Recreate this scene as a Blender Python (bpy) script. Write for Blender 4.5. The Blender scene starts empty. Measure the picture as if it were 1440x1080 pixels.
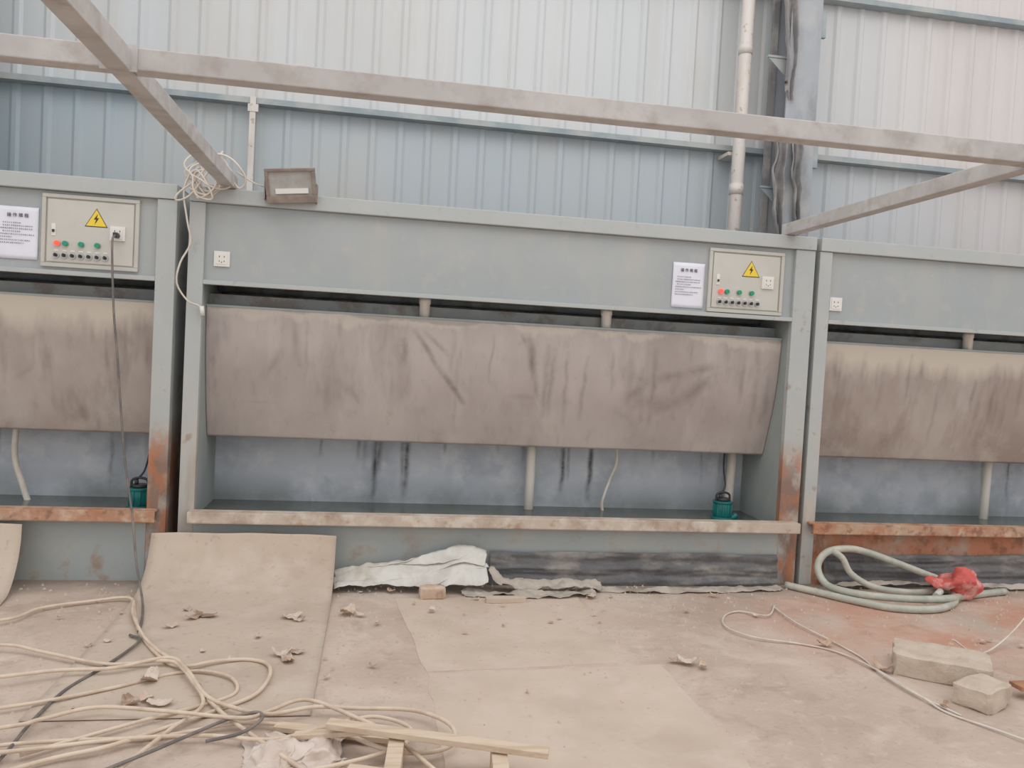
import bpy, bmesh, math, random
from mathutils import Vector, Matrix, noise
random.seed(7)
scene=bpy.context.scene
try:
    scene.view_settings.view_transform='Standard'
except Exception: pass

# ------------------------------------------------------------ materials
def s(r,g,b):
    def f(c):
        c/=255.0
        return c/12.92 if c<=0.04045 else ((c+0.055)/1.055)**2.4
    return (f(r),f(g),f(b),1.0)

class Mat:
    def __init__(self,name,base,rough=0.6,metal=0.0,spec=0.4):
        self.m=bpy.data.materials.new(name); self.m.use_nodes=True
        self.nt=self.m.node_tree; self.bs=self.nt.nodes['Principled BSDF']
        self.bs.inputs['Roughness'].default_value=rough
        self.bs.inputs['Metallic'].default_value=metal
        self.bs.inputs['Specular IOR Level'].default_value=spec
        rgb=self.nt.nodes.new('ShaderNodeRGB'); rgb.outputs[0].default_value=base
        self.cur=rgb.outputs[0]
        self.geo=self.nt.nodes.new('ShaderNodeNewGeometry')
        self.sep=self.nt.nodes.new('ShaderNodeSeparateXYZ')
        self.nt.links.new(self.geo.outputs['Position'],self.sep.inputs[0])
        self.nt.links.new(self.cur,self.bs.inputs['Base Color'])
    def noise(self,scale,stretch=(1,1,1),detail=6,rough=0.6,dist=0.0):
        mp=self.nt.nodes.new('ShaderNodeMapping'); mp.inputs['Scale'].default_value=stretch
        self.nt.links.new(self.geo.outputs['Position'],mp.inputs['Vector'])
        nz=self.nt.nodes.new('ShaderNodeTexNoise'); nz.inputs['Scale'].default_value=scale
        nz.inputs['Detail'].default_value=detail; nz.inputs['Roughness'].default_value=rough
        nz.inputs['Distortion'].default_value=dist
        self.nt.links.new(mp.outputs[0],nz.inputs['Vector'])
        return nz.outputs['Fac']
    def rng(self,sock,a,b,c,d):
        r=self.nt.nodes.new('ShaderNodeMapRange'); r.inputs[1].default_value=a; r.inputs[2].default_value=b
        r.inputs[3].default_value=c; r.inputs[4].default_value=d
        self.nt.links.new(sock,r.inputs[0]); return r.outputs[0]
    def math(self,op,a,b):
        m=self.nt.nodes.new('ShaderNodeMath'); m.operation=op
        for i,v in enumerate((a,b)):
            if isinstance(v,(int,float)): m.inputs[i].default_value=v
            else: self.nt.links.new(v,m.inputs[i])
        return m.outputs[0]
    def mix(self,mask,color):
        mx=self.nt.nodes.new('ShaderNodeMix'); mx.data_type='RGBA'
        self.nt.links.new(mask,mx.inputs[0]); self.nt.links.new(self.cur,mx.inputs[6]); mx.inputs[7].default_value=color
        self.cur=mx.outputs[2]; self.nt.links.new(self.cur,self.bs.inputs['Base Color']); return self
    def layer(self,color,scale,lo=0.45,hi=0.65,k=1.0,stretch=(1,1,1),ax=None,detail=6,dist=0.0):
        mask=self.rng(self.noise(scale,stretch,detail,0.6,dist),lo,hi,0,k)
        for (a,v0,v1) in (ax or []):
            mask=self.math('MULTIPLY',mask,self.rng(self.sep.outputs[a],v0,v1,1,0))
        return self.mix(mask,color)
    def ramp(self,color,a,v0,v1,k=1.0,nscale=3,namt=0.0,stretch=(1,1,1)):
        src=self.sep.outputs[a]
        if namt:
            src=self.math('ADD',src,self.rng(self.noise(nscale,stretch),0.3,0.7,-namt,namt))
        return self.mix(self.rng(src,v0,v1,k,0),color)
    def attr(self,name,color,k=1.0):
        at=self.nt.nodes.new('ShaderNodeAttribute'); at.attribute_name=name
        n=self.rng(self.noise(14,(1,1,1)),0.3,0.6,0.4,1.0)
        return self.mix(self.math('MULTIPLY',self.math('MULTIPLY',at.outputs['Fac'],n),k),color)
    def bump(self,scale,strength,dist=0.01,stretch=(1,1,1)):
        b=self.nt.nodes.new('ShaderNodeBump'); b.inputs['Strength'].default_value=strength; b.inputs['Distance'].default_value=dist
        self.nt.links.new(self.noise(scale,stretch,8),b.inputs['Height']); self.nt.links.new(b.outputs[0],self.bs.inputs['Normal']); return self

DUST=s(200,188,172); RUST=s(172,122,92); DRUST=s(124,88,70)
def plain(name,c,rough=0.5,metal=0,c2=None,scale=30):
    m=Mat(name,c,rough,metal)
    if c2: m.layer(c2,scale,0.4,0.7,0.8)
    return m.m

M={}
m=Mat('corrugated_sheet',s(206,209,210),0.5,0.0,0.35)
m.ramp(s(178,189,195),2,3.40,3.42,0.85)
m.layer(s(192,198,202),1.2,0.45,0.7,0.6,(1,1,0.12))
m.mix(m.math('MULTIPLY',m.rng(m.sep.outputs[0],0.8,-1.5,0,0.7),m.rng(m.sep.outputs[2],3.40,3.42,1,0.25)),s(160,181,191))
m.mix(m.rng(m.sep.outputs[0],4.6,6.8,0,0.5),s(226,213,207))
m.layer(s(196,186,174),0.8,0.45,0.65,0.35,(1,1,0.5)); m.layer(s(190,180,165),5,0.5,0.75,0.25,(1,1,0.1)); M['sheet']=m.m
m=Mat('girt_steel',s(146,158,163),0.55,0.0); m.layer(s(190,190,184),3,0.4,0.6,0.6,(1,1,1)); M['girt']=m.m
m=Mat('column_steel',s(164,169,174),0.6,0.0); m.layer(s(130,130,132),4,0.5,0.65,0.6,(1,1,0.3)); m.layer(s(198,194,190),2,0.5,0.7,0.6); M['column']=m.m
m=Mat('torn_film_dark',s(140,138,138),0.55); m.layer(s(180,176,172),4,0.45,0.6,0.8); M['film_dark']=m.m
m=Mat('floor_concrete',s(200,183,169),0.85,0,0.2)
m.layer(s(180,162,148),0.9,0.42,0.66,0.85); m.layer(s(211,197,184),2.3,0.48,0.66,0.7,dist=0.8)
m.layer(s(162,145,130),5,0.55,0.70,0.55,dist=0.5); m.layer(s(216,204,191),12,0.58,0.7,0.4); m.layer(s(152,133,118),45,0.58,0.70,0.4)
mk=m.math('MULTIPLY',m.math('MULTIPLY',m.rng(m.noise(1.6),0.36,0.6,0,0.8),m.rng(m.sep.outputs[0],3.0,4.2,0,1)),m.math('MULTIPLY',m.rng(m.sep.outputs[1],-1.7,-1.1,0,1),m.rng(m.sep.outputs[1],-0.6,-0.1,1,0.2)))
m.mix(mk,s(192,136,112))
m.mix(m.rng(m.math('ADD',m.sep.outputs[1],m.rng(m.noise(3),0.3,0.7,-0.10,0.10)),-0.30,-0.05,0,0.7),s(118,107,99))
m.bump(22,0.5,0.012); M['floor']=m.m
m=Mat('dusty_board',s(205,189,173),0.85,0,0.2); m.layer(s(188,171,155),1.6,0.45,0.7,0.8); m.layer(s(213,200,186),5,0.5,0.7,0.5)
m.layer(s(170,152,137),18,0.6,0.75,0.45); m.bump(30,0.25,0.006); M['board']=m.m
m=Mat('leaning_board',s(198,183,167),0.8,0,0.2); m.layer(s(182,165,149),1.8,0.45,0.7,0.8); m.layer(s(209,196,182),4,0.5,0.7,0.6); m.layer(s(162,146,131),26,0.58,0.70,0.5); M['lean']=m.m
m=Mat('booth_header_paint',s(166,172,173),0.5,0,0.4); m.layer(s(176,179,178),1.3,0.4,0.7,0.6); m.layer(s(155,164,167),0.7,0.45,0.65,0.5,(1,1,2))
m.layer(DUST,9,0.56,0.75,0.4); m.layer(s(184,180,170),3,0.5,0.7,0.4,(1,1,0.3)); M['header']=m.m
def frame_mat(nm,rk):
    m=Mat(nm,s(176,181,180),0.5,0,0.4); m.layer(s(188,188,184),4,0.45,0.7,0.6)
    m.layer(s(190,181,167),7,0.42,0.6,0.7,(1,1,0.4),ax=[(2,0.6,1.4)])
    m.layer(s(164,145,128),6,0.45,0.62,0.65,(1,1,0.3),ax=[(2,0.7,1.0)])
    if rk:
        m.layer(DRUST,6,0.40,0.54,rk,(1,1,0.5),ax=[(2,0.70,0.98)]); m.layer(s(178,116,80),9,0.46,0.58,rk,(1,1,0.6),ax=[(2,0.74,1.0)])
    m.layer(s(150,122,102),10,0.60,0.67,0.6,ax=[(2,1.6,2.6)]); M[nm]=m.m
frame_mat('frame',0); frame_mat('frame_r',0.8)
m=Mat('booth_side_paint',s(160,168,166),0.5); m.layer(s(140,147,145),3,0.45,0.7,0.7,(1,1,0.3)); m.layer(s(184,178,166),5,0.5,0.7,0.5,ax=[(2,0.5,1.0)]); M['side']=m.m
m=Mat('curtain_steel',s(182,173,168),0.40,0.0,0.5)
m.layer(s(160,150,145),1.1,0.40,0.62,0.8,(1,1,0.9)); m.layer(s(192,184,178),7,0.5,0.68,0.5,(1,1,0.12))
m.layer(s(142,132,126),4,0.54,0.70,0.55,(1,1,0.25)); m.layer(s(196,190,184),2,0.35,0.6,0.6,ax=[(2,0.86,1.15)]); m.layer(s(150,140,133),16,0.56,0.70,0.35,(1,1,0.5))
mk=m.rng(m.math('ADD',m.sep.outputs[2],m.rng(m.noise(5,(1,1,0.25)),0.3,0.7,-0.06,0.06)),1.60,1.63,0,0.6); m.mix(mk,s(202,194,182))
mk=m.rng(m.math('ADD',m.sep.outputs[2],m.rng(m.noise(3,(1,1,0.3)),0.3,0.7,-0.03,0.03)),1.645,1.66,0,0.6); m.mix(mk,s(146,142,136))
m.attr('stain',s(98,88,84),0.8); m.bump(60,0.1,0.003); M['curtain']=m.m
m=Mat('curtain_steel_brown',s(182,173,166),0.40,0.0,0.5)
m.layer(s(154,141,132),1.5,0.36,0.58,0.8,(1,1,0.7)); m.layer(s(136,123,115),7,0.5,0.68,0.55,(1,1,0.12))
m.layer(s(196,188,178),3,0.45,0.6,0.6,ax=[(2,0.9,1.25)])
mk=m.rng(m.math('ADD',m.sep.outputs[2],m.rng(m.noise(4,(1,1,0.2)),0.3,0.7,-0.10,0.10)),1.46,1.58,0,0.9); m.mix(mk,s(202,193,178))
m.attr('stain',s(110,94,84),0.75); m.bump(60,0.1,0.003); M['curtain_b']=m.m
m=Mat('tank_back_sheet',s(200,206,214),0.45,0.0); m.layer(s(172,180,190),3,0.45,0.62,0.8); m.layer(s(220,223,226),5,0.5,0.65,0.7)
m.layer(s(134,140,138),2,0.3,0.6,0.8,ax=[(2,0.42,0.58)]); m.attr('stain',s(78,78,78),1.0); M['back']=m.m
m=Mat('recess_inner',s(150,155,155),0.5); m.layer(s(172,172,166),3,0.45,0.6,0.7,(1,1,2)); m.layer(s(120,102,90),5,0.5,0.6,0.55); M['recess']=m.m
m=Mat('tank_front_paint',s(166,174,174),0.5); m.layer(s(182,182,173),3,0.45,0.65,0.7); m.layer(s(152,122,100),6,0.54,0.68,0.7,ax=[(2,0.1,0.5)]); M['front']=m.m
m=Mat('tank_front_rusty',s(174,162,148),0.6); m.layer(s(184,120,86),3,0.36,0.52,0.9); m.layer(s(130,86,64),9,0.5,0.62,0.7); M['front_r']=m.m
m=Mat('lip_dusty',s(196,182,167),0.7); m.layer(s(164,143,126),5,0.45,0.62,0.75); m.layer(s(214,206,193),8,0.5,0.66,0.8); m.layer(RUST,12,0.57,0.67,0.55); M['lip']=m.m
m=Mat('lip_rusty',s(188,160,136),0.7); m.layer(s(176,112,80),4,0.42,0.58,0.85); m.layer(s(210,194,172),8,0.52,0.68,0.8); m.layer(DRUST,14,0.53,0.63,0.6); M['lip_r']=m.m
m=Mat('tank_water',s(78,86,80),0.06,0,0.5); m.layer(s(112,116,104),4,0.5,0.7,0.5); m.bump(9,0.04,0.01); M['water']=m.m
m=Mat('pvc_pipe',s(230,225,216),0.4); m.layer(s(196,182,168),7,0.5,0.64,0.6,(1,1,0.4)); M['pvc']=m.m
m=Mat('wall_pipe',s(214,208,202),0.5); m.layer(s(190,174,158),3,0.45,0.6,0.6,(1,1,0.5)); m.layer(s(164,142,122),12,0.6,0.66,0.7); M['wpipe']=m.m
m=Mat('tube_frame_steel',s(184,180,177),0.5,0.0); m.layer(s(202,199,196),5,0.45,0.62,0.7); m.layer(s(162,151,143),9,0.5,0.66,0.6); M['tube']=m.m
m=Mat('black_film',s(98,98,99),0.30,0,0.6); m.layer(s(158,152,144),5,0.50,0.66,0.7,(0.7,1,1.6)); m.layer(s(70,70,72),3,0.5,0.6,0.6); m.bump(14,0.5,0.02); M['bfilm']=m.m
m=Mat('white_film',s(208,206,199),0.4); m.layer(s(184,181,174),6,0.45,0.62,0.6); m.layer(s(190,176,158),3,0.5,0.65,0.5); M['wfilm']=m.m
m=Mat('pale_film',s(214,201,191),0.5); m.layer(s(192,174,160),6,0.45,0.62,0.6); M['pfilm']=m.m
m=Mat('crumpled_grey_paper',s(188,178,166),0.8); m.layer(s(146,136,128),6,0.45,0.6,0.7); M['gpaper']=m.m
m=Mat('cream_cable',s(218,201,181),0.6); m.layer(s(194,173,152),9,0.45,0.62,0.7); M['cable']=m.m
m=Mat('white_cable',s(218,210,200),0.6); m.layer(s(196,181,165),9,0.45,0.62,0.6); M['wcable']=m.m
m=Mat('grey_cable',s(108,104,102),0.6); m.layer(s(154,142,130),9,0.45,0.65,0.6); M['bcable']=m.m
m=Mat('hose_green_white',s(178,181,169),0.4); m.layer(s(200,195,183),12,0.45,0.6,0.8); m.layer(s(148,155,145),5,0.5,0.65,0.6); M['hose']=m.m
m=Mat('concrete_block',s(204,189,172),0.9,0,0.2); m.layer(s(182,166,150),9,0.45,0.65,0.6); m.bump(50,0.7,0.01); M['block']=m.m
m=Mat('rough_timber',s(212,194,173),0.75); m.layer(s(188,164,139),4,0.45,0.6,0.6,(1,8,8)); M['wood']=m.m
m=Mat('brown_timber',s(176,132,102),0.8); m.layer(s(148,108,82),5,0.45,0.6,0.7,(1,8,8)); M['wood_b']=m.m
m=Mat('torn_scrap',s(196,170,148),0.8); m.layer(s(140,114,96),9,0.5,0.62,0.8); m.layer(s(216,205,193),5,0.48,0.6,0.8); M['scrap']=m.m
m=Mat('red_sack_plastic',s(206,96,88),0.5); m.layer(s(222,196,186),7,0.5,0.6,0.8); m.layer(s(172,76,70),5,0.5,0.6,0.7); M['red']=m.m
M['box']=plain('control_box_enamel',s(194,193,185),0.45,0,s(184,182,173),6)
M['box_in']=plain('control_box_door',s(200,198,190),0.45,0,s(192,189,180),6)
M['paper']=plain('notice_paper',s(228,229,238),0.6,0,s(220,220,230),5)
M['ink']=plain('ink_black',s(90,90,102),0.6)
M['yellow']=plain('warning_yellow',s(236,206,70),0.5)
M['black']=plain('black_plastic',s(56,56,58),0.4)
M['white']=plain('white_plastic',s(226,224,218),0.35)
M['silver']=plain('knob_chrome',s(186,186,184),0.3,0.5)
M['green']=plain('button_green',s(40,150,115),0.35)
M['pump']=plain('pump_teal',s(20,122,118),0.35,0,s(40,100,98),12)
M['flood']=plain('floodlight_housing',s(132,120,112),0.6,0.1,s(164,152,140),14)
M['glass']=plain('floodlight_glass',s(176,176,172),0.2,0,s(150,144,136),8)
r=bpy.data.materials.new('lamp_red_lit'); r.use_nodes=True; b=r.node_tree.nodes['Principled BSDF']
b.inputs['Base Color'].default_value=s(240,60,50); b.inputs['Emission Color'].default_value=(1,0.08,0.05,1); b.inputs['Emission Strength'].default_value=1.2; M['redlamp']=r

# ------------------------------------------------------------ geometry helpers
def catmull(pts,n=8):
    P=[Vector(p) for p in pts]
    if len(P)<3: return P
    P=[P[0]*2-P[1]]+P+[P[-1]*2-P[-2]]
    out=[]
    for i in range(1,len(P)-2):
        a,b,c,d=P[i-1],P[i],P[i+1],P[i+2]
        for k in range(n):
            t=k/n
            out.append(0.5*((2*b)+(c-a)*t+(2*a-5*b+4*c-d)*t*t+(3*b-a-3*c+d)*t**3))
    out.append(P[-2]); return out

class B:
    def __init__(self): self.v=[];self.f=[];self.mi=[];self.sm=[]
    def add(self,vs,fs,mi=0,sm=False):
        o=len(self.v); self.v+= [Vector(v) for v in vs]
        for f in fs: self.f.append([o+i for i in f]); self.mi.append(mi); self.sm.append(sm)
        return self
    def box(self,x0,x1,y0,y1,z0,z1,mi=0):
        vs=[(x,y,z) for x in (x0,x1) for y in (y0,y1) for z in (z0,z1)]
        return self.add(vs,[(0,1,3,2),(4,6,7,5),(0,4,5,1),(2,3,7,6),(0,2,6,4),(1,5,7,3)],mi)
    def tube(self,pts,r,mi=0,seg=10,smooth=True,n=8):
        P=catmull(pts,n) if smooth else [Vector(p) for p in pts]
        up=Vector((0,0,1)); vs=[];fs=[]
        prev=None
        for i,p in enumerate(P):
            t=(P[min(i+1,len(P)-1)]-P[max(i-1,0)])
            if t.length<1e-9: t=Vector((0,0,1))
            t.normalize()
            if prev is None:
                a=up if abs(t.z)<0.9 else Vector((1,0,0))
                u=a.cross(t).normalized()
            else:
                u=(prev-t*prev.dot(t)).normalized()
            prev=u; w=t.cross(u)
            for k in range(seg):
                an=2*math.pi*k/seg; vs.append(p+(u*math.cos(an)+w*math.sin(an))*r)
        L=len(P)
        for i in range(L-1):
            for k in range(seg):
                k2=(k+1)%seg; fs.append((i*seg+k,i*seg+k2,(i+1)*seg+k2,(i+1)*seg+k))
        self.add(vs,fs,mi,True)
        o=len(self.v)-len(vs)
        self.f.append([o+k for k in range(seg)][::-1]); self.mi.append(mi); self.sm.append(False)
        self.f.append([o+(L-1)*seg+k for k in range(seg)]); self.mi.append(mi); self.sm.append(False)
        return self
    def cyl(self,p0,p1,r,mi=0,seg=20): return self.tube([p0,p1],r,mi,seg,False)
    def prism(self,poly,y0,y1,mi=0):
        n=len(poly); vs=[(x,y0,z) for x,z in poly]+[(x,y1,z) for x,z in poly]
        fs=[list(range(n)),list(range(2*n-1,n-1,-1))]+[(i,(i+1)%n,n+(i+1)%n,n+i) for i in range(n)]
        return self.add(vs,fs,mi)
    def slab(self,poly,z0,z1,mi=0,jit=0.0):
        if jit:
            q=[]
            for i in range(len(poly)):
                a=Vector(poly[i]);c=Vector(poly[(i+1)%len(poly)]); n=max(2,int((c-a).length/0.035))
                for k in range(n):
                    p=a.lerp(c,k/n); d=noise.noise_vector(Vector((p.x*5,p.y*5,3)))+0.6*noise.noise_vector(Vector((p.x*19,p.y*19,7)))
                    q.append((p.x+d.x*jit,p.y+d.y*jit))
            poly=q
        n=len(poly); vs=[(x,y,z0) for x,y in poly]+[(x,y,z1) for x,y in poly]
        fs=[list(range(n))[::-1],list(range(n,2*n))]+[(i,(i+1)%n,n+(i+1)%n,n+i) for i in range(n)]
        return self.add(vs,fs,mi)
    def grid(self,fn,nu,nv,mi=0,sm=True):
        vs=[fn(i/nu,j/nv) for j in range(nv+1) for i in range(nu+1)]
        fs=[(j*(nu+1)+i,j*(nu+1)+i+1,(j+1)*(nu+1)+i+1,(j+1)*(nu+1)+i) for j in range(nv) for i in range(nu)]
        return self.add(vs,fs,mi,sm)
    def xf(self,M4,start=0):
        for i in range(start,len(self.v)): self.v[i]=M4@self.v[i]
        return self
    def build(self,name,mats,parent=None,bevel=0,solid=0):
        me=bpy.data.meshes.new(name)
        if parent: o=Vector(parent.location)
        else:
            xs=[v.x for v in self.v];ys=[v.y for v in self.v];zs=[v.z for v in self.v]
            o=Vector(((min(xs)+max(xs))/2,(min(ys)+max(ys))/2,min(zs)))
        me.from_pydata([tuple(v-o) for v in self.v],[],self.f)
        for mt in mats: me.materials.append(M[mt])
        for p,mi,sm in zip(me.polygons,self.mi,self.sm): p.material_index=mi; p.use_smooth=sm
        me.update()
        ob=bpy.data.objects.new(name,me); bpy.context.collection.objects.link(ob)
        if parent: ob.parent=parent
        else: ob.location=o
        if solid:
            md=ob.modifiers.new('solid','SOLIDIFY'); md.thickness=solid; md.offset=0
        if bevel:
            md=ob.modifiers.new('bevel','BEVEL'); md.width=bevel; md.segments=2; md.limit_method='ANGLE'; md.angle_limit=0.7
        return ob

def group(name,loc):
    e=bpy.data.objects.new(name,None); e.location=loc; e.empty_display_size=0.1; bpy.context.collection.objects.link(e); return e
def nz(x,y,z=0): return noise.noise(Vector((x,y,z)))
def crumple(p,a,f):
    p=Vector(p); q=p*f
    d=noise.noise_vector(q)+noise.noise_vector(q*2.3)*0.5+noise.noise_vector(q*5.1)*0.22
    return p+d*a
def paint_stains(ob,ox,stains):
    """dirt amount per vertex: streaks given as (x0,z0,x1,z1,width,strength)"""
    at=ob.data.attributes.new('stain','FLOAT','POINT')
    for i,v in enumerate(ob.data.vertices):
        val=0.0; X=v.co.x+ox; Z=v.co.z
        for (sx,sz,ex,ez,w,k) in stains:
            if X<min(sx,ex)-w-0.02 or X>max(sx,ex)+w+0.02: continue
            dx=ex-sx;dz=ez-sz; t=max(0,min(1,((X-sx)*dx+(Z-sz)*dz)/(dx*dx+dz*dz)))
            q=math.hypot(X-sx-dx*t+0.012*nz(Z*9,sx),Z-sz-dz*t)
            if q<w: val=max(val,k*(1-q/w)*(0.4+0.6*math.sin(math.pi*min(1,max(0.05,t)))))
        at.data[i].value=val

# ------------------------------------------------------------ room
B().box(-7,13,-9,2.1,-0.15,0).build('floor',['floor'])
prof=[];x=-7.0;P=0.23
while x<13:
    prof+= [(x,1.90),(x+0.150,1.90),(x+0.175,1.882),(x+0.207,1.882)]; x+=P
prof.append((x,1.90))
b=B(); vs=[];fs=[]
for (px,py) in prof: vs+=[(px,py,-0.15),(px,py,7.0)]
for i in range(len(prof)-1): fs.append((2*i,2*i+2,2*i+3,2*i+1))
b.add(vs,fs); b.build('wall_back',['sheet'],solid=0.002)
for zz in (3.40,4.83,6.2):
    b=B(); b.box(-6.9,12.9,1.78,1.880,zz+0.012,zz+0.018); b.box(-6.9,12.9,1.78,1.786,zz-0.022,zz+0.012); b.box(-6.9,12.9,1.78,1.880,zz-0.028,zz-0.022)
    b.build('wall_girt',['girt'])
b=B(); b.box(0.035,0.08,1.76,1.775,2.35,3.42); b.box(0.035,0.042,1.775,1.80,2.35,3.42); b.box(0.02,0.10,1.755,1.78,3.30,3.36); b.build('wall_bracing_strip',['wpipe'])
def column(x0,x1,nm):
    g=group(nm,((x0+x1)/2,1.55,0))
    b=B(); b.box(x0,x1,1.40,1.415,0,7); b.box(x0,x1,1.685,1.70,0,7); xm=(x0+x1)/2; b.box(xm-0.006,xm+0.006,1.415,1.685,0,7); b.build('h_section',['column'],g)
    for z in (4.1,3.0):
        b=B(); b.box(x0-0.16,x0+0.02,1.45,1.47,z,z+0.015); b.add([(x0-0.16,1.46,z),(x0,1.46,z),(x0,1.46,z-0.14)],[(0,1,2)]); b.box(x1,x1+0.05,1.42,1.45,z+0.2,z+0.42); b.build('bracket',['girt'],g,solid=0.004)
    b=B(); b.box(x0-0.03,x0+0.02,1.66,1.70,2.3,7); b.build('rainwater_angle',['film_dark'],g)
    return g
g=column(4.44,4.72,'steel_column')
def film(x0,x1,z0,z1,y,seed,par,nm):
    def fn(u,v):
        z=z0+(z1-z0)*v; w=(x1-x0)*(0.35+0.65*min(1,v*1.6))*(0.85+0.3*nz(seed,v*5))
        p=Vector((x1-w*(1-u)+0.02*nz(v*4,seed+3),y-0.035*math.sin(u*8+v*2)-0.02*math.sin(u*17),z+(0.08*nz(u*6,seed) if v<0.05 else 0)))
        return crumple(p+Vector((seed,0,0)),0.018,4)-Vector((seed,0,0))
    return B().grid(fn,24,60).build(nm,['film_dark'],par)
film(4.24,4.50,3.75,6.0,1.39,1.3,g,'torn_film_upper')
film(4.32,4.46,2.45,3.55,1.39,4.1,g,'torn_film_lower')
film(4.48,4.60,2.6,3.4,1.37,8.4,g,'torn_film_front')
g=column(-2.16,-1.90,'steel_column')
film(-2.0,-1.74,2.3,3.15,1.36,2.2,g,'torn_film_lower'); film(-1.95,-1.80,3.2,4.4,1.36,6.2,g,'torn_film_upper')
b=B(); b.cyl((4.12,1.60,0),(4.15,1.60,7),0.055)
for z in (2.95,4.15): b.cyl((4.12+z*0.004,1.60,z),(4.12+z*0.004,1.60,z+0.09),0.061)
for z in (3.3,5.2): b.box(4.06,4.22,1.655,1.87,z,z+0.03)
b.build('drain_pipe',['wpipe'])

# ------------------------------------------------------------ booths
H=2.36; HB=1.80; HY=0.028
def booth(x0,W,pl,pr,curt,lipm,frontm,stains=(),lipx=(0.08,3.97),bottom_pipes=(),top_pipes=(),fl='frame',fr='frame',drips=(),seed=1,nrand=26):
    g=group('water_curtain_booth',(x0+W/2,0.3,0))
    X0=x0;X1=x0+W;D=0.62
    b=B(); b.box(X0,X0+pl,-0.0,0.05,0,H-0.09); b.box(X0+0.0,X0+0.012,0.05,D,0,H-0.01); b.build('left_post',[fl],g,0.004)
    b=B(); b.box(X1-pr,X1,-0.0,0.05,0,H-0.09); b.box(X1-0.012,X1,0.05,D,0,H-0.01); b.build('right_post',[fr],g,0.004)
    b=B(); b.box(X0,X1,-0.010,0.05,H-0.088,H); b.build('top_rail',['frame'],g,0.004)
    b=B(); b.box(X0,X1,0.05,D,H-0.008,H); b.build('top_cover',['header'],g)
    b=B(); b.box(X0+pl,X1-pr,HY,HY+0.01,HB,H-0.09); b.build('header_panel',['header'],g)
    b=B(); b.box(X0+pl,X1-pr,0.0,0.05,HB-0.012,HB+0.014); b.build('header_flange',['frame'],g,0.002)
    b=B(); b.box(X0+pl-0.012,X0+pl,0.05,D-0.02,0,H-0.02); b.box(X1-pr,X1-pr+0.012,0.05,D-0.02,0,H-0.02); b.build('side_liner',['side'],g)
    b=B(); b.box(X0+0.013,X1-0.013,D-0.012,D,1.2,H-0.01); b.build('recess_back',['recess'],g)
    def bk(u,v): return Vector((X0+0.013+(W-0.026)*u,D-0.012,1.2*v))
    b=B(); b.grid(bk,360,30); ob=b.build('tank_back',['back'],g,solid=0.006)
    random.seed(seed+50)
    dr=list(drips)+[(xx,random.uniform(0.85,1.1),xx+random.uniform(-0.01,0.01),random.uniform(0.45,0.75),random.uniform(0.012,0.022),random.uniform(0.3,0.8)) for xx in [random.uniform(X0+0.2,X1-0.2) for _ in range(9)]]
    paint_stains(ob,g.location.x,dr)
    b=B(); b.box(X0+pl,X1-pr,0.22,0.23,1.60,1.745); b.box(X0+pl,X1-pr,0.23,0.42,1.60,1.61); b.box(X0+pl,X1-pr,0.42,0.43,1.60,1.75); b.build('overflow_trough',['recess'],g)
    b=B(); b.tube([(X0+pl+0.01,0.46,1.80),(X1-pr-0.01,0.46,1.80)],0.028,0,12,False); b.build('spray_header_pipe',['recess'],g)
    a0=X0+pl+0.002;a1=X1-pr-0.002
    def fn(u,v):
        t=1-v
        return Vector((a0+(a1-a0)*u, 0.12+0.17*t**1.9+0.004*nz(u*7,v*3,x0), 0.85+0.82*v))
    b=B(); b.grid(fn,400,60); ob=b.build('curtain_panel',[curt],g,solid=0.003)
    rs_=[]
    for _ in range(nrand):
        xx=random.uniform(a0,a1); zt=random.uniform(1.35,1.64); ln=random.uniform(0.1,0.5)
        rs_.append((xx,zt,xx+random.uniform(-0.02,0.02),max(0.9,zt-ln),random.uniform(0.012,0.035),random.uniform(0.25,0.6)))
    for _ in range(nrand//3):
        xx=random.uniform(a0+0.2,a1-0.2); zz=random.uniform(1.0,1.5)
        rs_.append((xx,zz,xx+random.uniform(-0.2,0.2),zz+random.uniform(-0.15,0.15),random.uniform(0.01,0.05),random.uniform(0.2,0.45)))
    paint_stains(ob,g.location.x,list(stains)+rs_)
    b=B(); b.box(a0,a1,0.115,0.135,1.662,1.675); b.build('curtain_top_edge',['side'],g)
    b=B(); b.box(X0+pl,X1-pr,0.0,0.012,0,0.40); b.box(X0+0.02,X1-0.02,0.012,D-0.02,0.0,0.06); b.build('tank_front',[frontm],g)
    b=B(); b.box(X0+pl,X1-pr,0.012,D-0.016,0.06,0.385); b.build('tank_water',['water'],g)
    b=B(); l0,l1=X0+lipx[0],X0+lipx[1]
    b.box(l0,l1,-0.085,-0.0,0.425,0.437); b.box(l0,l1,-0.092,-0.078,0.372,0.437); b.box(l0,l1,-0.09,-0.05,0.368,0.376); b.build('tank_lip',[lipm],g,0.003)
    for px in top_pipes:
        b=B(); b.cyl((px,0.175,1.61),(px,0.175,2.1),0.034); b.cyl((px,0.175,1.76),(px,0.175,1.80),0.038); b.build('riser_pipe',['pvc'],g)
    for (px,lean) in bottom_pipes:
        b=B(); b.cyl((px,0.5,0.10),(px+lean,0.5,1.25),0.033); b.build('return_pipe',['pvc'],g)
    return g
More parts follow.
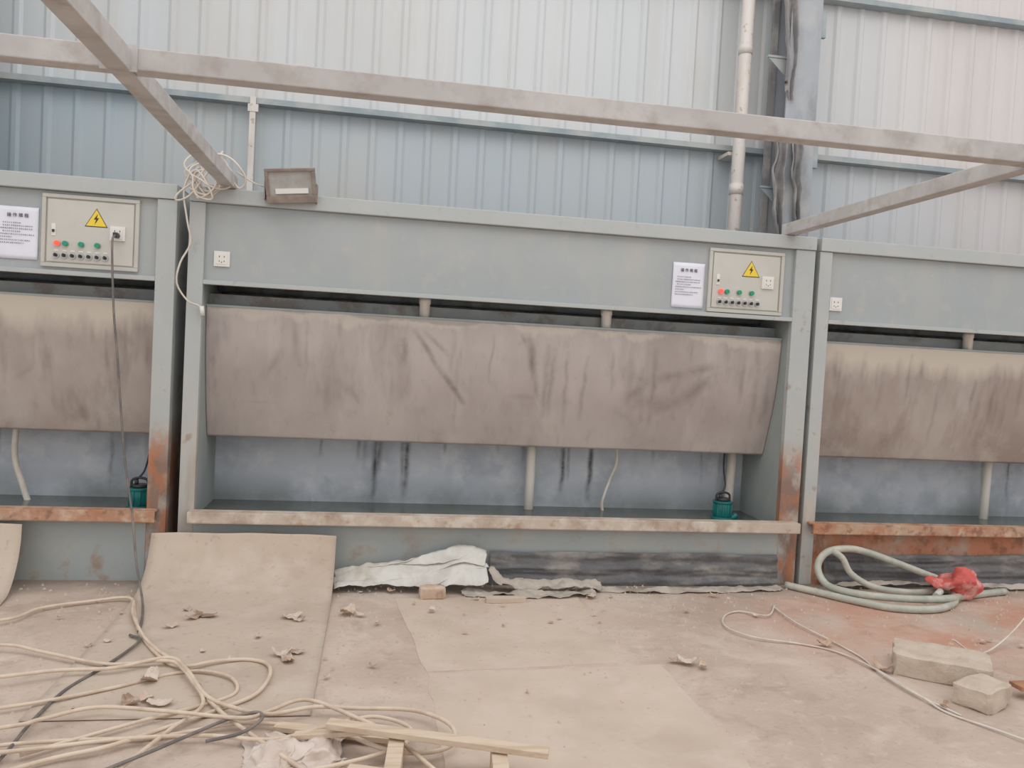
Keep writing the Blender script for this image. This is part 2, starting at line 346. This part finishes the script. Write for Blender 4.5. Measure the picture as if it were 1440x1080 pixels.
ST=[(1.29,1.52,1.31,1.36,0.03,0.9),(1.36,1.58,1.52,1.36,0.024,1.0),(1.52,1.36,1.70,1.13,0.027,1.1),(1.42,1.58,1.60,1.42,0.02,0.7),
    (2.10,1.60,2.16,1.32,0.035,1.0),(2.16,1.32,2.2,1.18,0.025,0.6),(2.06,1.6,2.1,1.5,0.02,0.6),
    (2.80,1.20,2.95,1.34,0.05,0.6),(2.95,1.34,3.2,1.40,0.05,0.6),(3.2,1.40,3.42,1.46,0.05,0.6),(3.42,1.40,3.2,1.22,0.06,0.7),(3.2,1.22,2.95,1.12,0.06,0.5),(2.9,1.2,3.1,1.18,0.09,0.5),
    (0.45,1.25,0.55,1.42,0.04,0.4),(0.2,1.6,0.22,1.45,0.05,0.4),(3.7,1.6,3.72,1.4,0.03,0.4)]
DR=[(1.15,0.95,1.15,0.42,0.028,1.2),(1.18,0.9,1.17,0.6,0.03,0.9),(1.37,0.95,1.36,0.42,0.03,1.2),(1.33,0.9,1.34,0.5,0.02,0.8),(2.49,0.9,2.49,0.5,0.026,1.2),(2.53,0.9,2.53,0.6,0.015,0.8),(2.70,0.95,2.69,0.45,0.028,1.2)]
bm_=booth(0.0,4.01,0.09,0.14,'curtain','lip','front',ST,(0.07,3.98),((2.235,0.0),(3.72,0.03)),(1.42,2.63),'frame','frame_r',DR,1,26)
bl=booth(-4.08,4.01,0.09,0.11,'curtain_b','lip_r','front',(),(0.07,3.97),((-2.2,0.0),),(-2.66,-1.4),'frame','frame_r',(),2,44)
br=booth(4.045,4.01,0.09,0.14,'curtain_b','lip_r','front_r',(),(0.03,3.98),((5.84,0.02),(7.7,0)),(5.34,6.6),'frame','frame',(),3,44)
def thin(nm,pts,r,mt,par=None,seg=8,n=8): return B().tube(pts,r,0,seg,True,n).build(nm,[mt],par)
thin('drain_hose',[(2.78,0.5,0.36),(2.77,0.5,0.45),(2.82,0.5,0.62),(2.86,0.5,0.75),(2.84,0.5,1.0)],0.011,'pvc',bm_)
thin('drain_hose',[(-1.0,0.45,0.36),(-1.04,0.45,0.48),(-1.09,0.45,0.66),(-1.08,0.45,0.9),(-1.05,0.45,1.1)],0.02,'pvc',bl)

def pump(x,y,cable_to):
    zb=0.37
    g=group('submersible_pump',(x,y,zb))
    b=B(); b.cyl((x,y,zb-0.05),(x,y,zb+0.035),0.075); b.cyl((x,y,zb+0.035),(x,y,zb+0.13),0.062); b.cyl((x,y,zb+0.13),(x,y,zb+0.145),0.07)
    for k in range(10):
        a=k*math.pi/5; b.cyl((x+0.062*math.cos(a),y+0.062*math.sin(a),zb+0.04),(x+0.062*math.cos(a),y+0.062*math.sin(a),zb+0.13),0.006,0,6)
    b.cyl((x+0.06,y-0.02,zb+0.02),(x+0.1,y-0.02,zb+0.05),0.022); b.build('body',['pump'],g,0.003)
    b=B(); b.cyl((x,y,zb+0.145),(x,y,zb+0.165),0.045); b.tube([(x-0.05,y,zb+0.145),(x-0.045,y,zb+0.19),(x,y,zb+0.205),(x+0.045,y,zb+0.19),(x+0.05,y,zb+0.145)],0.008); b.cyl((x-0.02,y,zb+0.16),(x-0.02,y,zb+0.19),0.012); b.build('handle',['black'],g)
    thin('power_cable',[(x-0.02,y,zb+0.19),(x+0.02,y+0.02,zb+0.25)]+cable_to,0.006,'black',g)
pump(3.585,0.28,[(3.63,0.4,0.75),(3.66,0.45,1.0)])
pump(-0.29,0.26,[(-0.27,0.38,0.72),(-0.25,0.42,0.9),(-0.24,0.45,1.1)])

# ------------------------------------------------------------ fittings on header
def text(body,x,y,z,size,mt,par,bold=0.0):
    cu=bpy.data.curves.new('lettering','FONT'); cu.body=body; cu.size=size; cu.align_x='CENTER'; cu.extrude=0.0004; cu.offset=bold
    ob=bpy.data.objects.new('lettering',cu); ob.location=Vector((x,y,z))-par.location; ob.rotation_euler=(math.pi/2,0,0); cu.materials.append(M[mt])
    bpy.context.collection.objects.link(ob); ob.parent=par
def socket(b,cx,cz,sz,y):
    h=sz/2; b.box(cx-h,cx+h,y-0.012,y,cz-h,cz+h,0); k=h*0.72; b.box(cx-k,cx+k,y-0.015,y-0.012,cz-k,cz+k,0)
    for dx in (-0.014,0.014): b.box(cx+dx-0.002,cx+dx+0.002,y-0.0165,y-0.015,cz+0.008,cz+0.018,1)
    for dx,dz in ((-0.014,-0.014),(0.014,-0.014),(0,-0.020)): b.box(cx+dx-0.002,cx+dx+0.002,y-0.0165,y-0.015,cz+dz-0.004,cz+dz+0.004,1)
def ctrl(x0,dz):
    Y=HY; z0=1.82+dz; x1=x0+0.53; z1=z0+0.42
    g=group('electrical_control_box',((x0+x1)/2,Y,z0))
    b=B(); b.box(x0,x1,Y-0.008,Y,z0,z1); t=0.022
    for q in ((x0,x1,z0,z0+t),(x0,x1,z1-t,z1),(x0,x0+t,z0+t,z1-t),(x1-t,x1,z0+t,z1-t)): b.box(q[0],q[1],Y-0.020,Y-0.008,q[2],q[3])
    b.build('frame',['box'],g,0.003)
    b=B(); b.box(x0+0.03,x1-0.03,Y-0.016,Y-0.008,z0+0.03,z1-0.03); b.build('door',['box_in'],g,0.003)
    yy=Y-0.016
    tx,tz=x0+0.295,z0+0.29
    def tri(sz,o,mi,b,y): b.prism([(tx-sz*0.58,tz-sz*0.42+o),(tx+sz*0.58,tz-sz*0.42+o),(tx,tz+sz*0.58+o)],y-0.001,y,mi)
    b=B(); tri(0.108,0,1,b,yy); tri(0.096,0,0,b,yy-0.0012)
    b.prism([(tx+0.007,tz+0.030),(tx-0.014,tz-0.002),(tx-0.001,tz-0.002),(tx-0.009,tz-0.032),(tx+0.014,tz+0.007),(tx+0.002,tz+0.007)],yy-0.0034,yy-0.0024,1)
    b.build('high_voltage_triangle',['yellow','black'],g)
    b=B(); b.box(x0+0.055,x0+0.077,yy-0.004,yy,z0+0.18,z0+0.25,0); b.box(x0+0.06,x0+0.072,yy-0.012,yy-0.004,z0+0.20,z0+0.215,1); b.build('breaker_switch',['white','black'],g)
    b=B(); socket(b,x0+0.415,z0+0.215,0.082,yy); b.build('panel_socket',['white','ink'],g)
    def btn(x,z,mt,nm):
        b=B(); b.cyl((x,yy,z),(x,yy-0.006,z),0.018,1); b.cyl((x,yy-0.006,z),(x,yy-0.018,z),0.0145,0); b.build(nm,[mt,'silver'],g)
    btn(x0+0.088,z0+0.137,'redlamp','pilot_lamp')
    for dx in (0.132,0.218,0.306): btn(x0+dx,z0+0.137,'green','push_button')
    b=B()
    for k in range(7):
        x=x0+0.083+k*0.0445; z=z0+0.068
        b.cyl((x,yy,z),(x,yy-0.007,z),0.0185,0); b.cyl((x,yy-0.007,z),(x,yy-0.02,z),0.0095,1)
        b.box(x-0.004,x+0.004,yy-0.026,yy-0.018,z-0.010,z+0.010,1)
        b.box(x-0.011,x+0.011,yy-0.002,yy,z+0.024,z+0.032,2)
    b.build('selector_switches',['silver','black','white'],g)
    return g
gc=ctrl(3.265,0.0); gl=ctrl(-0.81,0.013)
def notice(x0,z0,w=0.22,h=0.295):
    g=group('notice_sheet',(x0+w/2,HY,z0)); random.seed(3)
    b=B()
    def fn(u,v): return Vector((x0+w*u,HY-0.0035-0.003*abs(math.sin(u*5+v*2)),z0+h*v))
    b.grid(fn,12,12); b.build('paper',['paper'],g,solid=0.0006)
    text('操 作 规 程',x0+w/2,HY-0.010,z0+h-0.058,0.024,'ink',g,0.0003)
    b=B(); z=z0+h-0.095
    for ln in (9,16,17,9,17,6,15,12):
        x=x0+0.02+(0.012 if ln in (9,16) else 0)
        for k in range(ln):
            ww=random.uniform(0.005,0.0085)
            if x+ww<x0+w-0.02: b.box(x,x+ww,HY-0.0098,HY-0.0088,z,z+random.uniform(0.0012,0.003)); b.box(x+ww*0.4,x+ww*0.55,HY-0.0098,HY-0.0088,z-0.002,z+0.006)
            x+=0.0108
        z-=0.0165
    b.build('fine_print',['ink'],g)
notice(3.02,1.835); notice(-1.05,1.865,0.22,0.30)
def outlet(x,z):
    b=B(); socket(b,x,z,0.09,HY); b.build('socket_outlet',['white','ink'])
outlet(0.19,1.945); outlet(4.17+0.02,1.925)
g=group('floodlight',(0.58,-0.03,2.36))
fx,fy,fz=0.58,-0.055,2.40
R=Matrix.Translation((fx,fy,fz))@Matrix.Rotation(math.radians(-6),4,'Y')@Matrix.Rotation(math.radians(14),4,'X')@Matrix.Translation((-fx,-fy,-fz))
b=B(); w=0.145;h=0.10
b.box(fx-w,fx+w,fy-0.01,fy+0.035,fz-h,fz+h)
for q in ((-w,w,-h,-h+0.045),(-w,w,h-0.018,h),(-w,-w+0.02,-h+0.045,h-0.018),(w-0.02,w,-h+0.045,h-0.018)): b.box(fx+q[0],fx+q[1],fy-0.028,fy-0.01,fz+q[2],fz+q[3])
for k in range(9): b.box(fx-0.1+k*0.025-0.003,fx-0.1+k*0.025+0.003,fy+0.035,fy+0.06,fz-0.06,fz+0.06)
b.xf(R); b.build('housing',['flood'],g,0.004)
b=B(); b.box(fx-w+0.02,fx+w-0.02,fy-0.014,fy-0.010,fz-h+0.045,fz+h-0.018); b.xf(R); b.build('glass',['glass'],g)
b=B(); b.box(fx-0.09,fx+0.10,fy-0.024,fy-0.0142,fz-0.045,fz-0.015); b.xf(R); b.build('led_strip',['white'],g)
b=B(); b.box(fx-w-0.008,fx-w-0.001,fy-0.01,fy+0.07,fz-0.09,fz+0.02); b.box(fx+w+0.001,fx+w+0.008,fy-0.01,fy+0.07,fz-0.09,fz+0.02); b.box(fx-w,fx+w,-0.012,0.05,2.360,2.366); b.build('yoke_bracket',['flood'],g)
thin('supply_cable',[(fx,fy+0.06,fz+0.02),(0.5,0.05,2.40),(0.38,0.0,2.40),(0.26,-0.03,2.46)],0.005,'wcable',g)

# ------------------------------------------------------------ overhead tube frame
g=group('overhead_tube_frame',(2.0,-2.3,0)); t=0.038
b=B(); b.box(0.22-t,0.22+t,-4.64,0.06,2.362,2.438); b.build('rafter_left',['tube'],g,0.004)
b=B(); b.box(3.82-t,3.82+t,-4.64,0.06,2.362,2.438); b.build('rafter_right',['tube'],g,0.004)
for i,(a,c) in enumerate(((-3.04,0.22-t-0.001),(0.22+t+0.001,3.82-t-0.001),(3.82+t+0.001,8.04))):
    b=B(); b.box(a,c,-2.09,-2.014,2.37,2.446); b.build('cross_beam_%d'%(i+1),['tube'],g,0.004)
b=B()
for (x,y) in ((0.22,-4.6),(3.82,-4.6),(-3.0,-2.05),(8.0,-2.05)): b.box(x-t,x+t,y-t,y+t,0,2.362)
b.build('legs',['tube'],g,0.004)
b=B(); b.box(3.78,3.86,-2.10,-2.09,2.34,2.47); b.box(0.16,0.28,-2.10,-2.092,2.36,2.45); b.build('weld_plates',['tube'],g)

pts=[]
for k in range(80):
    a=k*0.62; rx=0.08+0.035*math.sin(k*1.3)
    pts.append((0.11+rx*math.cos(a)+0.035*math.sin(k*0.4),-0.05-0.02*math.sin(a*0.7)-0.0005*k,2.41+0.02*math.sin(k*0.31)+(0.09+0.03*math.sin(k*0.9))*math.sin(a)))
pts+= [(0.05,-0.08,2.44),(-0.02,-0.07,2.33),(0.0,-0.05,2.15),(0.02,-0.04,2.02),(-0.03,-0.05,1.9),(-0.045,-0.05,1.78),(0.02,-0.05,1.68),(0.08,-0.03,1.655),(0.095,-0.02,1.60)]
g=group('hanging_cable_coil',(0.1,-0.05,2.3)); thin('cable_loops',pts,0.0055,'wcable',g,6,4)
b=B(); b.cyl((0.095,-0.025,1.655),(0.10,-0.02,1.60),0.013); b.build('plug',['white'],g)
b=B(); b.tube([(0.10,-0.08,2.5),(0.2,-0.06,2.47),(0.28,-0.05,2.36),(0.32,-0.06,2.42),(0.24,-0.08,2.52),(0.14,-0.09,2.53),(0.06,-0.08,2.40),(-0.05,-0.07,2.30),(-0.06,-0.06,2.26),(0.02,-0.07,2.30),(0.14,-0.08,2.48),(0.19,-0.08,2.56)],0.006,0,6); b.build('cable_loops_top',['wcable'],g)

# ------------------------------------------------------------ floor boards, sheets
def bent(x0,x1,prof,nm,mt,skew=0.0,seed=0):
    P=catmull([(0,y,z) for y,z in prof],10)
    def fn(u,v):
        i=v*(len(P)-1); k=min(int(i),len(P)-2); p=P[k].lerp(P[k+1],i-k)
        return Vector((x0+(x1-x0)*u+skew*v,p.y,max(0.004,p.z+0.006*nz(u*4+seed,v*6)*(1 if p.z>0.02 else 0.3)+0.010*math.sin(u*3.1)*(p.z>0.05))))
    return B().grid(fn,24,60).build(nm,[mt],solid=0.004)
bent(-0.12,0.94,[(-0.10,0.31),(-0.13,0.24),(-0.20,0.13),(-0.32,0.055),(-0.48,0.02),(-0.8,0.008),(-1.3,0.006),(-1.86,0.006)],'fibreboard_sheet','lean')
bent(-2.0,-0.82,[(-0.10,0.35),(-0.15,0.24),(-0.24,0.12),(-0.36,0.03),(-0.5,0.006)],'fibreboard_sheet','lean',0.06,5)
B().slab([(1.30,-0.34),(2.42,-0.27),(2.36,-1.35),(1.42,-1.44)],0.0,0.002,0,0.010).build('floor_covering_board',['board'])
B().slab([(1.42,-1.46),(2.56,-1.37),(2.56,-3.3),(1.46,-3.3)],0.0,0.0015,0,0.012).build('floor_covering_board',['board'])

def bf(x0,x1,zt,nm,mt='bfilm',seed=0):
    def fn(u,v):
        x=x0+(x1-x0)*u; z=zt*v*(1+0.12*nz(x*2,seed))
        return Vector((x,-0.022-0.03*(1-v)-0.012*abs(nz(x*3,v*7,seed))-0.004*math.sin(v*16+nz(x*1.5,seed)*4),z+0.002))
    return B().grid(fn,160,24).build(nm,[mt])
bf(1.9,3.86,0.21,'black_plastic_film',seed=1); bf(4.2,7.9,0.22,'black_plastic_film',seed=4)
def wf(u,v):
    x=0.94+0.93*u; zt=0.08+0.19*u**0.8-0.05*max(0,(u-0.85)/0.15); zb=0.035+0.06*u*u
    fold=0.022*math.sin(v*9+u*5)+0.014*math.sin(v*21-u*9+nz(u*4,v*2)*3)
    p=Vector((x+0.03*nz(v*4,2.0),-0.09-0.16*(1-v)+fold,zb+(zt-zb)*v+fold*0.6)); p=crumple(p,0.014,9); p.z=max(0.005,p.z); p.y=min(p.y,-0.055); return p
B().grid(wf,120,40).build('crumpled_white_film',['wfilm'],solid=0.0015)
def strip(path,wid,nm,mt,amp=0.02,f=9,nu=90,nv=14,par=None,ang=0.35):
    P=catmull(path,10)
    def fn(u,v):
        i=u*(len(P)-1);k=min(int(i),len(P)-2);p=P[k].lerp(P[k+1],i-k)
        w=wid*(0.4+0.6*abs(nz(u*9,wid*7))+0.3)*(1 if 0.02<u<0.98 else 0.5)
        a=ang+0.5*nz(u*5,wid*3)
        q=p+Vector((0,-math.cos(a)*(0.5-v)*w,math.sin(a)*(v-0.5)*w))
        q=crumple(q,amp,f); q.z=max(0.004,q.z); q.y=min(q.y,-0.065)
        return q
    return B().grid(fn,nu,nv).build(nm,[mt],par,solid=0.0015)
strip([(1.88,-0.18,0.12),(1.98,-0.19,0.07),(2.15,-0.2,0.05),(2.38,-0.2,0.06),(2.60,-0.17,0.04)],0.14,'crumpled_grey_wrapper','gpaper',0.018,11)
strip([(1.7,-0.26,0.02),(2.0,-0.30,0.02),(2.3,-0.29,0.02),(2.55,-0.25,0.02)],0.12,'crumpled_grey_wrapper','gpaper',0.014,12,ang=0.1)
strip([(2.55,-0.16,0.012),(2.9,-0.2,0.015),(3.4,-0.17,0.015),(3.85,-0.14,0.015)],0.08,'crumpled_grey_wrapper','gpaper',0.012,12,ang=0.25)
strip([(4.25,-0.10,0.03),(4.9,-0.12,0.05),(5.6,-0.12,0.03),(6.6,-0.12,0.05)],0.05,'crumpled_grey_wrapper','gpaper',0.014,10,140)

def block(cx,cy,w,d,h,rot,nm,mt='block',z0=0.0,amp=0.012,seed=0,n=12,chip=0.0):
    b=B(); bm=bmesh.new(); bmesh.ops.create_cube(bm,size=1); bmesh.ops.subdivide_edges(bm,edges=bm.edges[:],cuts=n,use_grid_fill=True)
    vs=[];ix={}
    for i,v in enumerate(bm.verts):
        ix[v]=i; p=Vector((v.co.x*w,v.co.y*d,(v.co.z+0.5)*h))
        e=sum(1 for c in v.co if abs(c)>0.49)
        if chip and v.co.x>0.1: p.y*=1-chip*(v.co.x-0.1)
        q=p+noise.noise_vector(p*14+Vector((seed,seed,0)))*amp-(Vector((v.co.x,v.co.y,0))*0.012 if e>1 else Vector())
        if e>1 and v.co.z>0.49: q.z-=0.006
        q.z=max(0,q.z); vs.append(q)
    fs=[[ix[v] for v in f.verts] for f in bm.faces]; bm.free()
    b.add(vs,fs,0,False); b.xf(Matrix.Translation((cx,cy,z0))@Matrix.Rotation(math.radians(rot),4,'Z'))
    return b.build(nm,[mt])
block(3.95,-1.54,0.43,0.29,0.11,-34,'concrete_block',seed=1,chip=0.3)
block(3.91,-1.87,0.24,0.17,0.10,26,'concrete_block',seed=5,chip=0.4)
block(1.52,-0.33,0.15,0.07,0.075,5,'brick_piece','scrap',seed=9,amp=0.006,n=6)
block(1.95,-0.40,0.24,0.06,0.035,4,'brick_piece','board',seed=12,amp=0.005,n=6)
B().box(4.12,4.9,-1.86,-1.78,0.045,0.067).build('timber_offcut',['wood_b'],bevel=0.003)
block(4.7,-1.82,0.1,0.1,0.044,10,'brick_piece',seed=3,n=4)

hz=0.024
hp=[(3.90,-0.09,hz),(4.04,-0.26,hz),(4.18,-0.43,hz),(4.36,-0.58,hz),(4.63,-0.60,hz),(4.86,-0.47,hz),(4.97,-0.32,0.04),(5.0,-0.2,0.08),(4.86,-0.13,0.13),(4.68,-0.12,0.19),(4.49,-0.115,0.25),(4.33,-0.115,0.28),(4.17,-0.115,0.255),(4.10,-0.13,0.16),(4.11,-0.22,0.07),(4.17,-0.36,0.06),(4.32,-0.5,0.07),(4.55,-0.55,0.07),(4.8,-0.50,0.06),(5.0,-0.36,0.03),(5.25,-0.27,hz),(5.45,-0.22,hz)]
g=group('flexible_hose_coil',(4.5,-0.3,0)); thin('outer_loops',hp,0.0235,'hose',g,12)
thin('inner_loop',[(4.20,-0.12,0.27),(4.27,-0.14,0.22),(4.33,-0.16,0.12),(4.46,-0.22,0.05),(4.66,-0.26,0.03),(4.85,-0.24,0.025),(5.05,-0.2,0.025)],0.021,'hose',g,12)
def rs(u,v):
    a=u*2*math.pi; ph=(v-0.5)*math.pi
    p=Vector((0.17*math.cos(ph)*math.cos(a),0.09*math.cos(ph)*math.sin(a),0.07*math.sin(ph)*(1.0+0.6*math.cos(a))+0.085))
    p=Matrix.Rotation(math.radians(-20),3,'Z')@p+Vector((4.97,-0.32,0.02)); p=crumple(p,0.024,10); p.z=max(0.003,p.z); return p
g=group('red_plastic_bag',(4.97,-0.32,0))
b=B(); b.grid(rs,48,28); b.build('crushed_body',['red'],g)
b=B(); b.cyl((4.83,-0.38,0.07),(4.77,-0.42,0.05),0.022); b.build('spout',['wfilm'],g)

def z(l,h): return [(x/100,y/100,h+0.006*math.sin(i*1.7)) for i,(x,y) in enumerate(l)]
C1=[(-110,-85),(-63,-79),(-53,-58),(-33,-45),(-14,-42),(-4,-69),(8,-100),(26,-131),(37,-140),(48,-134),(61,-130),(71,-137),(74,-153),(70,-170),(57,-183),(44,-197),(27,-212),(9,-219),(-20,-240)]
C2=[(-90,-118),(-48,-115),(-28,-122),(3,-136),(24,-135),(34,-140),(46,-162),(60,-186),(72,-204),(88,-224),(110,-250)]
C3=[(-90,-170),(-32,-154),(-13,-146),(8,-143),(28,-134),(39,-148),(52,-173),(65,-185),(79,-193),(95,-187),(111,-187),(134,-191),(147,-205),(147,-219),(137,-224),(122,-222),(104,-206)]
C4=[(-10,-48),(-4,-72),(9,-102),(20,-120),(31,-136),(42,-155),(52,-179),(45,-200),(39,-221),(30,-245)]
C5=[(-70,-215),(-12,-202),(-1,-194),(15,-184),(43,-191),(70,-198),(79,-190),(92,-181),(112,-200),(125,-214),(140,-240)]
C6=[(-80,-235),(-20,-212),(10,-205),(40,-203),(66,-196),(84,-198),(96,-210),(90,-228),(70,-240)]
C7=[(-70,-190),(-20,-178),(12,-160),(30,-146),(44,-144),(58,-152),(62,-166),(50,-178),(35,-190),(0,-215)]
C8=[(-60,-225),(0,-216),(30,-208),(58,-206),(82,-212),(100,-204),(118,-194),(132,-204),(128,-220),(105,-232),(80,-236)]
g=group('tangled_floor_cables',(0.3,-1.5,0))
for i,(c,r,h) in enumerate(((C1,0.0085,0.022),(C2,0.008,0.030),(C3,0.0085,0.040),(C4,0.008,0.032),(C5,0.008,0.05),(C6,0.0075,0.02),(C7,0.0075,0.018),(C8,0.008,0.035))): thin('cable_%d'%(i+1),z(c,h),r,'cable',g,8)
thin('grey_power_cable',z([(2,-98),(9,-108),(3,-135),(-5,-160),(-6,-188),(-5,-210),(-5,-225),(0,-260)],0.018),0.0065,'bcable')
thin('grey_power_cable',z([(30,-235),(44,-222),(52,-211),(64,-197),(74,-193),(77,-199),(71,-208),(60,-214)],0.05),0.0065,'bcable')
gp=group('plug_in_power_cable',(-0.3,-0.1,0))
thin('cord',[(-0.395,-0.04,2.035),(-0.40,-0.07,1.97),(-0.375,-0.085,1.6),(-0.345,-0.09,1.34),(-0.31,-0.10,1.0),(-0.27,-0.13,0.72),(-0.20,-0.2,0.42),(-0.14,-0.32,0.2),(-0.04,-0.55,0.05),(0.02,-0.78,0.022),(0.05,-0.95,0.022)],0.0065,'bcable',gp)
b=B(); b.box(-0.408,-0.382,-0.045,0.0,2.02,2.05); b.build('plug',['black'],gp,0.004)
g=group('thin_white_cord',(3.5,-1.0,0))
thin('strand_1',z([(362,-48),(346,-70),(333,-60),(320,-68),(312,-88),(320,-105),(344,-114),(357,-126),(362,-150),(364,-183),(366,-197),(375,-214),(385,-235)],0.012),0.005,'wcable',g,6)
thin('strand_2',z([(359,-51),(357,-83),(363,-111),(366,-132),(362,-154),(363,-180),(370,-200)],0.012),0.005,'wcable',g,6)
thin('strand_3',[(4.15,-1.36,0.11),(4.33,-1.33,0.02),(4.6,-1.2,0.05),(4.9,-1.05,0.18),(5.1,-0.95,0.33),(5.35,-0.85,0.5)],0.005,'wcable',g,6)

def plank(p0,p1,w,h,nm,par,mt='wood'):
    p0=Vector(p0);p1=Vector(p1); d=p1-p0;L=d.length; b=B(); b.box(0,L,-w/2,w/2,-h/2,h/2)
    ry=-math.asin(d.z/L); rz=math.atan2(d.y,d.x)
    b.xf(Matrix.Translation(p0)@Matrix.Rotation(rz,4,'Z')@Matrix.Rotation(ry,4,'Y')); return b.build(nm,[mt],par,0.002)
g=group('broken_timber_pallet',(1.4,-2.3,0))
plank((1.02,-2.17,0.115),(1.78,-2.40,0.10),0.05,0.022,'top_slat',g)
plank((1.10,-2.50,0.115),(1.75,-2.68,0.10),0.05,0.022,'top_slat_front',g)
plank((1.27,-2.18,0.05),(1.22,-2.70,0.05),0.055,0.08,'bearer_left',g); plank((1.62,-2.30,0.045),(1.58,-2.75,0.045),0.055,0.08,'bearer_right',g)
plank((0.82,-1.98,0.02),(1.25,-2.12,0.03),0.05,0.02,'loose_slat',g); plank((0.9,-2.12,0.05),(1.2,-2.2,0.10),0.04,0.018,'loose_slat_2',g)
def cl(u,v):
    p=Vector((0.72+0.36*u,-2.32+0.28*v,0.010+0.04*math.sin(math.pi*u)*math.sin(math.pi*v))); p=crumple(p,0.035,11); p.z=max(0.004,p.z); return p
B().grid(cl,70,60).build('crumpled_plastic_bag',['pfilm'],solid=0.0015)

b=B(); random.seed(11)
SC=[(31,-69,.13),(26,-72,.10),(18,-85,.07),(75,-71,.11),(79,-76,.07),(79,-129,.13),(76,-124,.10),(82,-121,.08),(25,-151,.12),(35,-175,.10),(24,-175,.09),(29,-171,.07),(104,-63,.11),(111,-67,.06),(269,-138,.10),(275,-144,.06),(263,-136,.05),(118,-138,.04),(128,-24,.06),(239,-16,.08),(355,-116,.09),(368,-192,.06),(366,-150,.12),(452,-113,.05),(249,-33,.07),(428,-43,.06),(98,-150,.04),(150,-60,.05),(165,-95,.03),(300,-60,.04),(330,-30,.06),(192,-50,.03),(62,-100,.05),(120,-80,.04),(20,-60,.05)]
for k in range(45): SC.append((random.uniform(-60,480),-20-abs(random.gauss(0,70)),random.uniform(.015,.04)))
for (x,y,sz) in SC:
    x/=100;y/=100; rot=random.uniform(0,3.14); curl=random.uniform(0.2,0.75); w=random.uniform(0.4,0.7)
    def fn(u,v):
        a=(u-0.5)*2; q=Vector((a*sz*0.5*(1-0.15*curl),(v-0.5)*sz*w*(1-0.5*abs(a)**2.5+0.25*nz(u*4,x*9)),min(0.012,sz*0.2)+curl*sz*0.45*a*a+0.1*sz*nz(u*5,v*5,x*7)))
        q=Matrix.Rotation(rot,3,'Z')@q; return q+Vector((x,y,0.006))
    b.grid(fn,8,5,0,False)
b.build('torn_paper_scraps',['scrap'],solid=0.0015)
b=B(); random.seed(5)
for k in range(1300):
    x=random.uniform(-1.2,6.5); y=-abs(random.gauss(0,0.9))-0.06
    if y<-3: continue
    r_=random.uniform(0.003,0.012); h=r_*random.uniform(0.5,1)
    vs=[(x+r_*random.uniform(.6,1.2)*math.cos(a),y+r_*random.uniform(.6,1.2)*math.sin(a),0.0) for a in (0,1.3,2.5,3.8,5)]
    b.add(vs+[(x,y,h+0.004)],[(i,(i+1)%5,5) for i in range(5)])
b.build('gravel_crumbs',['block'])

# ------------------------------------------------------------ light & camera
w=bpy.data.worlds.new('hall_daylight'); scene.world=w; w.use_nodes=True
bg=w.node_tree.nodes['Background']; bg.inputs[0].default_value=(1.0,0.982,0.982,1); bg.inputs[1].default_value=0.98
def area(nm,loc,rot,sx,sy,e,col=(1,1,1)):
    l=bpy.data.lights.new(nm,'AREA'); l.shape='RECTANGLE'; l.size=sx; l.size_y=sy; l.energy=e; l.color=col
    o=bpy.data.objects.new(nm,l); o.location=loc; o.rotation_euler=rot; bpy.context.collection.objects.link(o)
area('roof_skylight',(2.5,-3.0,6.8),(math.radians(18),0,0),9,4,150,(1,0.98,0.97))

cam=bpy.data.cameras.new('camera'); co=bpy.data.objects.new('camera',cam); bpy.context.collection.objects.link(co); scene.camera=co
cam.sensor_width=36; cam.lens=36*1139/1440; cam.clip_end=100
r_=Vector((.98512,-.16353,.05327)); u_=Vector((-.0465,.04499,.99791)); k_=Vector((-.16549,-.98553,.03672))
co.matrix_world=Matrix(((r_.x,u_.x,k_.x,1.133),(r_.y,u_.y,k_.y,-5.078),(r_.z,u_.z,k_.z,1.468),(0,0,0,1)))
